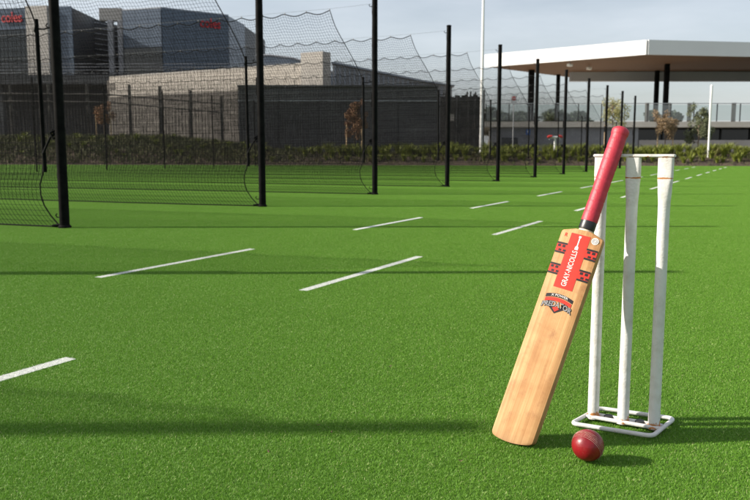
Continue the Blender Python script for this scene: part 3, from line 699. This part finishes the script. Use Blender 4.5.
# ------------------------------------------------------------------ small trees
def leaves(b, c, rad, n_, size, r):
    for _ in range(n_):
        while True:
            p = Vector((r.uniform(-1,1), r.uniform(-1,1), r.uniform(-1,1)))
            if p.length < 1: break
        p = Vector(c)+Vector((p.x*rad[0], p.y*rad[1], p.z*rad[2])); e = Euler((r.uniform(0,6.3), r.uniform(0,6.3), r.uniform(0,6.3))).to_matrix(); s = size*r.uniform(.6,1.4)
        b.quad(p+e@Vector((-s*.4,0,0)), p+e@Vector((0,-s,0)), p+e@Vector((s*.4,0,0)), p+e@Vector((0,s,0)))
def small_tree(name, label, x, y, z0, h, wid, lm, seed, dens=700, group=None, leaf=.045, stakes=False, crown0=.35):
    r = random.Random(seed); t = thing(name, label, 'tree', (x, y, z0), 0, group)
    b = MB(); b.tube([(0,0,-.1),(.02,0,h*.4),(-.02,.01,h*.75),(0,0,h*.96)], [.035,.028,.018,.006], 7); ends = []
    for q in range(16):
        f = r.uniform(crown0, .92); a = r.uniform(0, 6.28); ln = wid*.5*r.uniform(.5,1)*(1.15-abs(f-.55))
        e = Vector((math.cos(a)*ln, math.sin(a)*ln, h*f+ln*.7)); b.tube([(0,0,h*f), (e*.5+Vector((0,0,h*f*.5-.04))), e], [.014,.009,.004], 5); ends.append(e)
    b.build('trunk', M['bark'], t, True)
    c = MB()
    for e in ends+[Vector((0,0,h*.97))]:
        for _ in range(3):
            p = e*r.uniform(.75,1.08)+Vector((r.gauss(0,.09), r.gauss(0,.09), r.gauss(0,.12)))*wid*.6; leaves(c, p, (wid*.14, wid*.14, wid*.17), max(3, dens//9), leaf*.95, r)
    c.build('crown', lm, t)
    if stakes:
        for sx in (-.42, .42):
            s = thing('tree_stake', 'timber stake on the '+('left' if sx < 0 else 'right')+' of the '+stakes, 'stake', (x+sx, y-.05, z0))
            s_ = MB(); s_.tube([(0,0,-.2),(0,0,1.55),(0,0,1.6)], [.03,.03,.018], 8); s_.build('pole', M['stake'], s, True)
            s_ = MB(); s_.tube([(0,0,1.3),(-sx*.5,.03,1.34),(-sx*.95,.05,1.3)], .012, 5); s_.build('tie', M['rubber'], s, True)
    return t
small_tree('young_tree', 'young tree with brown autumn leaves before the dark concrete wall', -1.15, 43.6, .6, 2.75, 1.15, M['leaf_brown'], 2, 900, stakes='brown leaved tree by the dark wall', crown0=.3)
small_tree('young_tree', 'young tree with pale tan leaves before the slab terrace', 15.9, 43.2, .55, 2.1, 1.2, M['leaf_tan'], 3, 700, stakes='tan leaved tree by the terrace', crown0=.45)
small_tree('young_tree', 'small olive green tree beside the slim white lamp pole', 17.6, 42.9, .55, 2.2, 1.4, M['leaf_olive'], 5, 1100, crown0=.25)
small_tree('young_tree', 'loose yellow leaved young tree behind the farthest net posts', 13.05, 43.4, .55, 3.2, 1.35, M['leaf_yellow'], 6, 600, stakes='yellow leaved tree behind the net posts', crown0=.35)
small_tree('young_tree', 'thin rust brown sapling before the pale lit wall', -15.6, 45.4, 1.35, 2.0, 1.0, M['leaf_brown'], 12, 420, stakes='rust brown sapling by the pale wall', crown0=.5)
def far_tree(x, y, h, wid, label, seed):
    r = random.Random(seed); t = thing('dark_tree', label, 'tree', (x, y, 0), 0, 'dark trees beyond the terrace')
    b = MB(); b.tube([(0,0,0),(.2,0,h*.5),(0,.1,h*.9)], [.35,.25,.08], 8)
    ce = []
    for q in range(14):
        a = r.uniform(0,6.28); ln = wid*.45*r.uniform(.4,1); e = Vector((math.cos(a)*ln, math.sin(a)*ln, h*r.uniform(.55,.95))); b.tube([(0,0,h*.45), e], [.1,.03], 5); ce.append(e)
    b.build('trunk', M['bark'], t, True); c = MB()
    for e in ce: leaves(c, e, (wid*.2, wid*.2, h*.12), 260, .28, r)
    c.build('crown', M['leaf_dark'], t)
far_tree(16.0, 110, 6.4, 7.0, 'low dark tree showing beside the road sign behind the glass rail', 1)
far_tree(22.6, 112, 6.7, 7.5, 'wide dark tree showing between the dark roof columns', 2)
far_tree(28.5, 115, 6.2, 6.5, 'rounded dark tree showing behind the red valve', 3)
far_tree(42.5, 118, 6.5, 5.5, 'dark tree far beyond the yellow leaved sapling', 4)

# ------------------------------------------------------------------ dark wall, picket screen, lit wall, fence
dw = thing('dark_wall', 'long dark grey precast concrete wall behind the planted bank', 'wall', (-8.3, 48.0, 0))
WX = 12.15; WZ = 4.62; rz_w = math.radians(1.5); dw.rotation_euler = (0,0,rz_w)
b = MB(); b.box((WX/2, .25, WZ/2), (WX, .30, WZ)); b.build('core', M['dark_concrete'], dw)
for i in range(5):
    b = MB(); w_ = WX/5; b.box((w_*(i+.5), .06, (WZ-.35)/2+.1), (w_-.035, .10, WZ-.4)); b.build('panel', M['dark_concrete'], dw)
b = MB(); b.box((WX/2, .2, WZ+.03), (WX+.05, .5, .10)); b.build('coping', M['dark_concrete'], dw)
b = MB(); b.box((WX/2, -.03, WZ-.86), (WX, .05, .05)); b.build('rail', M['galv'], dw)
ps = thing('picket_screen', 'dark timber picket screen with ragged top beside the tall white pole', 'fence', (3.95, 48.2, 0)); r = random.Random(8)
for i in range(26):
    b = MB(); hh = 4.15+r.uniform(-.18,.18); b.box((.06+i*.1, r.uniform(-.02,.02), hh/2), (.097, .03, hh)); b.build('picket', M['paint_dark'], ps)
b = MB(); b.box((1.3, .06, 3.4), (2.7,.06,.1)); b.box((1.3, .06, 1.2), (2.7,.06,.1)); b.build('rail', M['paint_dark'], ps)
b = MB(); b.box((2.65, .0, 2.2), (.14,.14,4.4)); b.build('end_post', M['paint_dark'], ps)
b = MB(); b.box((.7,-.03,2.75), (.36,.02,.42)); b.build('notice', M['bal_post'], ps)
# lit cream wall: runs back to the left so that the sun catches it
cw = thing('cream_wall', 'sunlit cream blockwork wall with raised end pier behind the fence', 'wall', (-3.7, 56.5, 0))
cd = Vector((-.86,.51)); cw.rotation_euler = (0,0,math.atan2(cd.y, cd.x))
b = MB(); b.box((11,-.25,3.45), (19.0,.5,6.9)); b.build('wall_body', M['cream_concrete'], cw)
b = MB(); b.box((21.4,-.25,3.35), (1.8,.5,6.7)); b.build('low_wall_body', M['brown_block'], cw)
b = MB(); b.box((.75,-.2,3.9), (1.9,1.0,7.6)); b.build('end_pier', M['cream_side'], cw)
b = MB(); b.box((11,-.25,6.96), (19.1,.6,.12)); b.build('coping', M['cream_side'], cw)
r = random.Random(3)
bk = MB().box((0,0,0), (1.46,.04,.56)).mesh('block', M['cream_concrete']); bk2 = MB().box((0,0,0), (1.46,.06,.56)).mesh('block', M['brown_block'])
for row in range(12):
    for i in range(15):
        x = 1.75+i*1.5+(.75 if row % 2 else 0)
        if x > 20.6: continue
        o = link('block', bk2 if row < 9 else bk, cw, (x+.73, .015+r.uniform(-.006,.006), .35+row*.58))
sf = thing('security_fence', 'dark steel fence with thick posts in front of the cream wall', 'fence', (-8.9, 46.2, .9)); fd = Vector((-1,.10)); sf.rotation_euler = (0,0,math.atan2(fd.y, fd.x))
for x, h in ((.05,3.0),(1.9,3.35),(3.75,3.6),(5.6,3.7),(8.2,3.75),(10.6,3.8),(13,3.8)):
    b = MB(); b.box((x,0,h/2), (.16,.10,h)); b.build('post', M['paint_dark'], sf)
for z0, z1 in ((2.55,3.15),(2.05,2.7),(.15,.2)):
    b = MB(); b.tube([(0,.06,z0),(7,.06,z1),(14,.06,z1+.1)], .045, 6); b.build('rail', M['paint_dark'], sf)
for i in range(66):
    x = .2+i*.2; b = MB(); b.box((x,.09,1.2), (.022,.022,2.3)); b.build('bar', M['paint_dark'], sf)
# metal roofs behind
mr_ = thing('metal_shed', 'grey metal clad shed with roof sloping down behind the dark wall', 'building', (-3.4, 64, 0))
b = MB(); pr_ = [(0,0),(9.6,0),(9.6,5.9),(7.2,6.25),(.2,7.65),(0,7.65)]
b.v = [(x,0,z) for x, z in pr_]+[(x,8,z) for x, z in pr_]; k = len(pr_); b.f = [tuple(range(k)), tuple(range(2*k-1,k-1,-1))]+[(i,i+k,(i+1) % k+k,(i+1) % k) for i in range(k)]
b.build('body', M['grey_wall'], mr_)
for i in range(24):
    x = .2+i*.39; zt = np.interp(x, [0,.2,7.2,9.6],[7.65,7.65,6.25,5.9]); b = MB(); b.box((x,-.04,(zt-.1)/2), (.10,.08,zt-.12)); b.build('cladding_rib', M['roof_metal'], mr_)
b = MB(); pr2 = [(-.1,7.67),(.2,7.67),(7.2,6.27),(9.8,5.9),(9.8,6.0),(7.2,6.40),(.2,7.82),(-.1,7.82)]; b.v = [(x,-.25,z) for x, z in pr2]+[(x,8.2,z) for x, z in pr2]; k = 8; b.f = [tuple(range(k)), tuple(range(2*k-1,k-1,-1))]+[(i,i+k,(i+1) % k+k,(i+1) % k) for i in range(k)]
b.build('roof', M['roof_metal'], mr_)
mr2 = thing('low_roof', 'low curved dark grey roof peeping over the cream wall', 'building', (-13.4, 90, 0))
b = MB(); pr3 = [(0,0),(9,0),(9,9.3),(6.5,10.4),(4,11.1),(1.5,11.4),(0,11.4)]; b.v = [(x,0,z) for x, z in pr3]+[(x,10,z) for x, z in pr3]; k = 7; b.f = [tuple(range(k)), tuple(range(2*k-1,k-1,-1))]+[(i,i+k,(i+1) % k+k,(i+1) % k) for i in range(k)]
b.build('body', M['roof_metal'], mr2)
b = MB(); b.tube([(-.1,-.05,11.45),(1.5,-.05,11.45),(4,-.05,11.15),(6.5,-.05,10.45),(9.1,-.05,9.35)], .12, 6); b.build('ridge_flashing', M['grey_soffit'], mr2)

# ------------------------------------------------------------------ blue office blocks
def clad_face(parent, p0, p1, z0, z1, nx, nz_, m, gap=.035, proud=.10, name='cladding_panel'):
    p0 = Vector((p0[0],p0[1],0)); p1 = Vector((p1[0],p1[1],0)); d = (p1-p0); ln = d.length; d.normalize(); nn = Vector((d.y,-d.x,0)); a = math.atan2(d.y, d.x)
    w_ = ln/nx; h_ = (z1-z0)/nz_; me = MB().box((0,0,0), (w_-gap, proud, h_-gap)).mesh(name, m)
    for i in range(nx):
        for j in range(nz_):
            c = p0+d*w_*(i+.5)+nn*(proud*.45); link(name, me, parent, (c.x, c.y, z0+h_*(j+.5)), a)
D = 110.0; k_ = D/780
def X(px, dep=D): return (px-375)/780*dep*(.972 if dep > 100 else .993)
blk = thing('office_block', 'dark blue clad office block with red sign on its right hand face', 'building')
# plan: left face, corner, right face, short end
q0 = (X(123,112),112.0); q1 = (X(161.5,110),110.0); q2 = (X(228,116),116.0); q3 = (X(244,124),124.0)
b = MB(); b.prism([q0,q1,q2,q3,(q3[0]+1,140),(q0[0],140)], 0, 19.95); b.build('core', M['dark_clad'], blk)
clad_face(blk, q0, q1, 15.0, 20.1, 3, 4, M['blue_clad']); clad_face(blk, q1, q2, 10.9, 20.1, 6, 7, M['blue_clad']); clad_face(blk, q2, q3, 10.9, 20.1, 2, 7, M['roof_metal'])
clad_face(blk, q0, q1, 11.0, 14.9, 6, 3, M['win_dark'], name='glazing_panel')
fdv = (Vector(q2)-Vector(q1)).normalized(); me = text_mesh('coles', 1.9, M['sign_red'], .06, 3.1)
pc = Vector(q1)+(Vector(q2)-Vector(q1))*((209-161.5)/(228-161.5)); o = link('sign_lettering', me, blk, (pc.x+fdv.y*.22, pc.y-fdv.x*.22, 18.7)); o.rotation_euler = (math.pi/2, 0, math.atan2(fdv.y, fdv.x))
b = MB(); b.prism([(q0[0],q0[1]-.1),(q1[0],q1[1]-.1),(q2[0]+.1,q2[1]),(q2[0],q2[1]+.5),(q1[0],q1[1]+.5),(q0[0],q0[1]+.5)], 20.12, 20.28); b.build('parapet_cap', M['roof_metal'], blk)
rec = thing('link_block', 'dark recessed link between the blue blocks with cream cap and grey piers', 'building')
r0 = (X(70,113),113.0); r1 = (X(123.5,121),121.0)
b = MB(); P4 = [(*r0,0),(*r1,0)]
b.v = [(*r0,0),(*r1,0),(r1[0],140,0),(r0[0],140,0),(*r0,20.1),(*r1,19.3),(r1[0],140,19.3),(r0[0],140,20.1)]; b.f = [(0,3,2,1),(4,5,6,7),(0,1,5,4),(1,2,6,5),(2,3,7,6),(3,0,4,7)]; b.build('core', M['dark_clad'], rec)
for j in range(16):
    c = Vector(((r0[0]+r1[0])/2, (r0[1]+r1[1])/2, 8+j*.75)); dd = Vector(r1)-Vector(r0); b = MB(); b.box((0,0,0), (dd.length-.3,.12,.10)); o = b.build('louvre', M['grey_soffit'], rec); o.location = (c.x+dd.y/dd.length*.06, c.y-dd.x/dd.length*.06, c.z); o.rotation_euler = (0,0,math.atan2(dd.y, dd.x))
b = MB(); b.box((X(112,114), 114.0, 19.9), (X(123.3,114)-X(101,114), 1.2, 1.7)); b.build('cream_cap', M['cream_side'], rec)
for px in (111.5, 121.3):
    b = MB(); b.box((X(px,114), 113.6, 9.6), (.72,.7,19.0)); b.build('pier', M['grey_column'], rec)
blk2 = thing('office_block', 'dark blue office block with cream pillar and red sign at its end', 'building')
s0 = (X(-70,112),112.0); s1 = (X(72.5,108),108.0)
b = MB(); b.prism([s0,s1,(s1[0],140),(s0[0],140)], 0, 19.85); b.build('core', M['dark_clad'], blk2)
sv = Vector(s1)-Vector(s0)
def on2(px): return Vector(s0)+sv*((px+70)/142.5)
clad_face(blk2, s0, on2(29), 17.2, 20.05, 7, 2, M['blue_clad']); clad_face(blk2, on2(51), s1, 10.5, 20.05, 2, 7, M['blue_clad'])
clad_face(blk2, s0, on2(29), 10.2, 17.1, 14, 5, M['win_dark'], name='glazing_panel')
c = (on2(29.5)+on2(50.5))/2; b = MB(); b.box((0,0,10.07), ((on2(50.5)-on2(29.5)).length, .9, 20.14)); o = b.build('cream_pillar', M['cream_side'], blk2); o.location = (c.x, c.y-.2, 0); o.rotation_euler = (0,0,math.atan2(sv.y, sv.x))
pc = on2(14); me = text_mesh('coles', 1.9, M['sign_red'], .06, 3.1); o = link('sign_lettering', me, blk2, (pc.x, pc.y-.28, 18.75)); o.rotation_euler = (math.pi/2, 0, math.atan2(sv.y, sv.x))
# undercroft deck in front of the offices
uc = thing('car_park_deck', 'dark concrete parking deck edge below the blue offices', 'building', (-31, 78, 0))
b = MB(); b.box((0,4,7.7), (50,8,.9)); b.build('deck_edge', M['dark_concrete'], uc)
b = MB(); b.box((0,9,4), (50,.4,7.6)); b.build('back_wall', M['dark_clad'], uc)
for i in range(9):
    b = MB(); b.box((-23+i*5.6,1,3.6), (.5,.5,7.3)); b.build('column', M['dark_concrete'], uc)
for i in range(4):
    b = MB(); b.box((0,.0,8.3+i*.3), (50,.05,.05)); b.build('rail', M['grey_column'], uc)

# ------------------------------------------------------------------ terrace with glass balustrade
te = thing('terrace', 'concrete terrace with pale slab edge and dark windows under the pavilion roof', 'building')
TZ = 2.62; TY = 51.0
b = MB(); b.box((30, TY+14, TZ-.18), (46, 28, .36)); o = b.build('deck_slab', M['slab'], te)
b = MB(); b.box((12.3, TY+.5, (TZ-.37)/2), (9.6, .6, TZ-.37)); b.build('side_wall', M['grey_wall'], te)
b = MB(); b.box((35.2, TY+3.2, (TZ-.37)/2), (36, .4, TZ-.37)); b.build('back_wall', M['dark_clad'], te)
b = MB(); b.box((35.2, TY+.5, .72), (36, .35, 1.44)); b.build('low_wall', M['low_wall'], te)
for i in range(14):
    x = 17.6+i*2.0; wn = MB().box((x+1.0, TY+2.9, 1.85), (1.9,.06,.86)).build('window', M['win_dark'], te)
    MB().box((x, TY+2.84, 1.85), (.10,.10,.90)).build('frame', M['frame_dark'], wn)
b = MB(); b.box((8.75, TY+.16, .95), (1.05,.06,1.3)); b.build('doorway', M['win_dark'], te)
bw = MB().box((0,0,0), (1.42,.014,1.02)).mesh('glass_panel', M['glass'])
bal = thing('glass_balustrade', 'clear glass balustrade with slim posts along the terrace edge', 'balustrade', (7.2, TY+.35, TZ))
for i in range(22):
    link('glass_panel', bw, bal, (.75+i*1.5, 0, .58))
    b = MB(); b.box((i*1.5, 0, .59), (.05,.06,1.18)); b.build('post', M['frame_dark'], bal)
b = MB(); b.box((16.5, 0, 1.17), (33,.06,.045)); b.build('handrail', M['galv'], bal)
for i, px in enumerate((645, 666, 687, 731)):
    t = thing('terrace_post', ['tan bollard post behind the glass beside the dark columns','tan bollard post behind the glass left of the olive tree','tan bollard post behind the glass above the olive tree','tan bollard post behind the glass right of the lamp pole'][i], 'post', (X(px,56), 56, TZ), 0, 'tan posts on the terrace')
    MB().box((0,0,.72), (.22,.22,1.44)).build('shaft', M['bal_post'], t); MB().box((0,0,1.46), (.26,.26,.06)).build('cap', M['bal_post'], t)
# ------------------------------------------------------------------ pavilion roof
pv = thing('pavilion_roof', 'large flat pavilion roof with deep white fascia and timber soffit', 'roof')
RZ0, RZ1 = 6.72, 7.62; pa = (7.96,57.5); pb = (17.0,50.0); pc_ = (50,55.3); pd = (50,67.5); pe = (17.8,67.5)
b = MB(); b.prism([(8.2,57.6),(17.05,50.28),(49.8,55.6),(49.8,67.3),(17.9,67.3)], RZ0+.06, RZ1-.05); b.build('roof_body', M['grey_soffit'], pv)
def fascia(p, q, z0, z1, th=.18):
    p, q = Vector(p), Vector(q); d = (q-p); ln = d.length; d.normalize(); nn = Vector((d.y,-d.x)); c = (p+q)/2+nn*th*.0
    b = MB(); b.box((0,0,(z0+z1)/2), (ln,th,z1-z0)); o = b.build('fascia', M['white_fascia'], pv); o.location = (c.x, c.y, 0); o.rotation_euler = (0,0,math.atan2(d.y, d.x))
fascia(pa, pb, RZ0, RZ1); fascia((17.07,50.0), (50,55.3), RZ0+.001, RZ1+.001); fascia(pa, pe, RZ0+.1, RZ1-.001)
b = MB()                                                   # timber boards under the roof
def inside(x, y):
    yl = 57.6-(x-8.2)*(57.6-50.25)/(17.05-8.2) if x < 17.05 else 50.28+(x-17.05)*.1612
    yu = 57.6+(x-8.2)*(67.3-57.6)/(17.9-8.2) if x < 17.9 else 67.3
    return yl+.1, yu-.1 if x < 18.5 else 60.5
for i in range(140):
    x = 8.5+i*.295; y0, y1 = inside(x, 0)
    if y1-y0 < .3: continue
    MB().box((x, (y0+y1)/2, RZ0+.04), (.275, y1-y0, .04)).build('soffit_board', M['soffit'], pv)
b = MB(); b.box((31, 61.2, RZ0-.32), (32, .5, .7)); b.build('cross_beam', M['grey_soffit'], pv)
for i, (px, dep, w_) in enumerate(((529.5,59.5,.40),(556,63,.26),(653.5,60,.29),(663,55.5,.30),(760,57,.36))):
    t = thing('roof_column', ['thick dark steel column under the roof corner tip','slim dark steel column set back under the roof','dark steel column of the pair on the terrace, set further back','dark steel column of the pair on the terrace, set further forward','dark steel column under the roof beyond the lamp pole'][i], 'column', (X(px,dep)*1.0, dep, TZ-.01), 0, 'dark columns carrying the roof')
    MB().box((0,0,(RZ0-TZ)/2+.02), (w_,w_,RZ0-TZ+.05)).build('shaft', M['black_steel'], t); MB().box((0,0,.04), (w_+.2,w_+.2,.06)).build('base_plate', M['black_steel'], t)
for i, (x, y) in enumerate(((13.2,54.0),(15.1,56.2))):
    t = thing('floodlight', 'small white floodlight under the roof '+('near the white fascia' if i == 0 else 'further inside the timber soffit'), 'lamp', (x, y, RZ0-.02), math.radians(30))
    MB().tube([(0,0,.03),(0,0,-.16)], .025, 6).build('bracket', M['galv'], t, True); MB().box((-.05,-.05,-.2), (.34,.2,.16)).build('housing', M['white_paint'], t); MB().box((-.05,-.155,-.2), (.30,.012,.12)).build('lens', M['sign_white'], t)

# ------------------------------------------------------------------ poles, signs, valve
t = thing('flag_pole', 'tall white painted pole rising from the bank', 'pole', (5.98, 44.4, .55))
MB().tube([(0,0,0),(0,0,5),(0,0,11.5)], [.095,.085,.055], 14).build('shaft', M['white_paint'], t, True); MB().tube([(0,0,-.2),(0,0,.12),(0,0,.16)], [.24,.24,.2], 14).build('footing', M['white_paint'], t, True)
t = thing('lamp_pole', 'slim white lamp pole standing beside the olive tree', 'lamp', (X(708,40.0), 40.0, .33))
MB().tube([(0,0,0),(0,0,2.2),(0,0,2.25),(0,0,3.65)], [.048,.048,.060,.060], 12).build('shaft', M['white_paint'], t, True); MB().tube([(0,0,3.65),(0,0,3.71)], [.07,.04], 12).build('cap', M['white_paint'], t, True)
t = thing('service_post', 'short grey post with white box at its top before the picket screen', 'post', (X(447.5,45), 45, .55))
MB().tube([(0,0,0),(0,0,3.2)], .05, 10).build('shaft', M['galv'], t, True); MB().box((0,-.03,3.15), (.2,.12,.42)).build('box', M['sign_white'], t)
t = thing('road_sign', 'thin grey signpost with red and white round sign', 'sign', (X(512.5,47), 47, .4))
MB().tube([(0,0,0),(0,0,3.4)], .03, 8).build('post', M['galv'], t, True); pl = MB().box((0,-.04,3.35), (.34,.02,.5)).build('plate', M['sign_white'], t)
MB().tube([(0,-.052,3.42),(0,-.058,3.42)], .12, 20).build('red_disc', M['valve_red'], pl); MB().box((0,-.06,3.42), (.16,.008,.04)).build('white_bar', M['sign_white'], pl)
t = thing('blue_sign', 'small blue parking sign fixed on the grey terrace wall', 'sign', (X(528,TY), TY+.16, 1.95))
MB().box((0,0,0), (.26,.02,.36)).build('plate', M['sign_blue'], t); o = link('lettering', text_mesh('P', .26, M['sign_white']), t, (0,-.014,.02)); o.rotation_euler = (math.pi/2,0,0)
t = thing('fire_valve', 'white standpipe with red hose valves standing in the bank', 'hydrant', (X(554,41.0), 40.9, .42))
MB().tube([(0,0,-.2),(0,0,1.0)], .055, 12).build('standpipe', M['white_paint'], t, True)
MB().tube([(-.24,0,1.02),(.24,0,1.02)], .06, 12).build('cross_pipe', M['white_paint'], t, True)
for sx in (-1, 1):
    MB().tube([(sx*.16,0,1.06),(sx*.30,0,1.06),(sx*.38,0,1.02)], [.075,.075,.06], 12).build('valve', M['valve_red'], t, True)
    MB().tube([(sx*.28,0,.9),(sx*.28,0,1.0)], .03, 8).build('outlet', M['galv'], t, True)
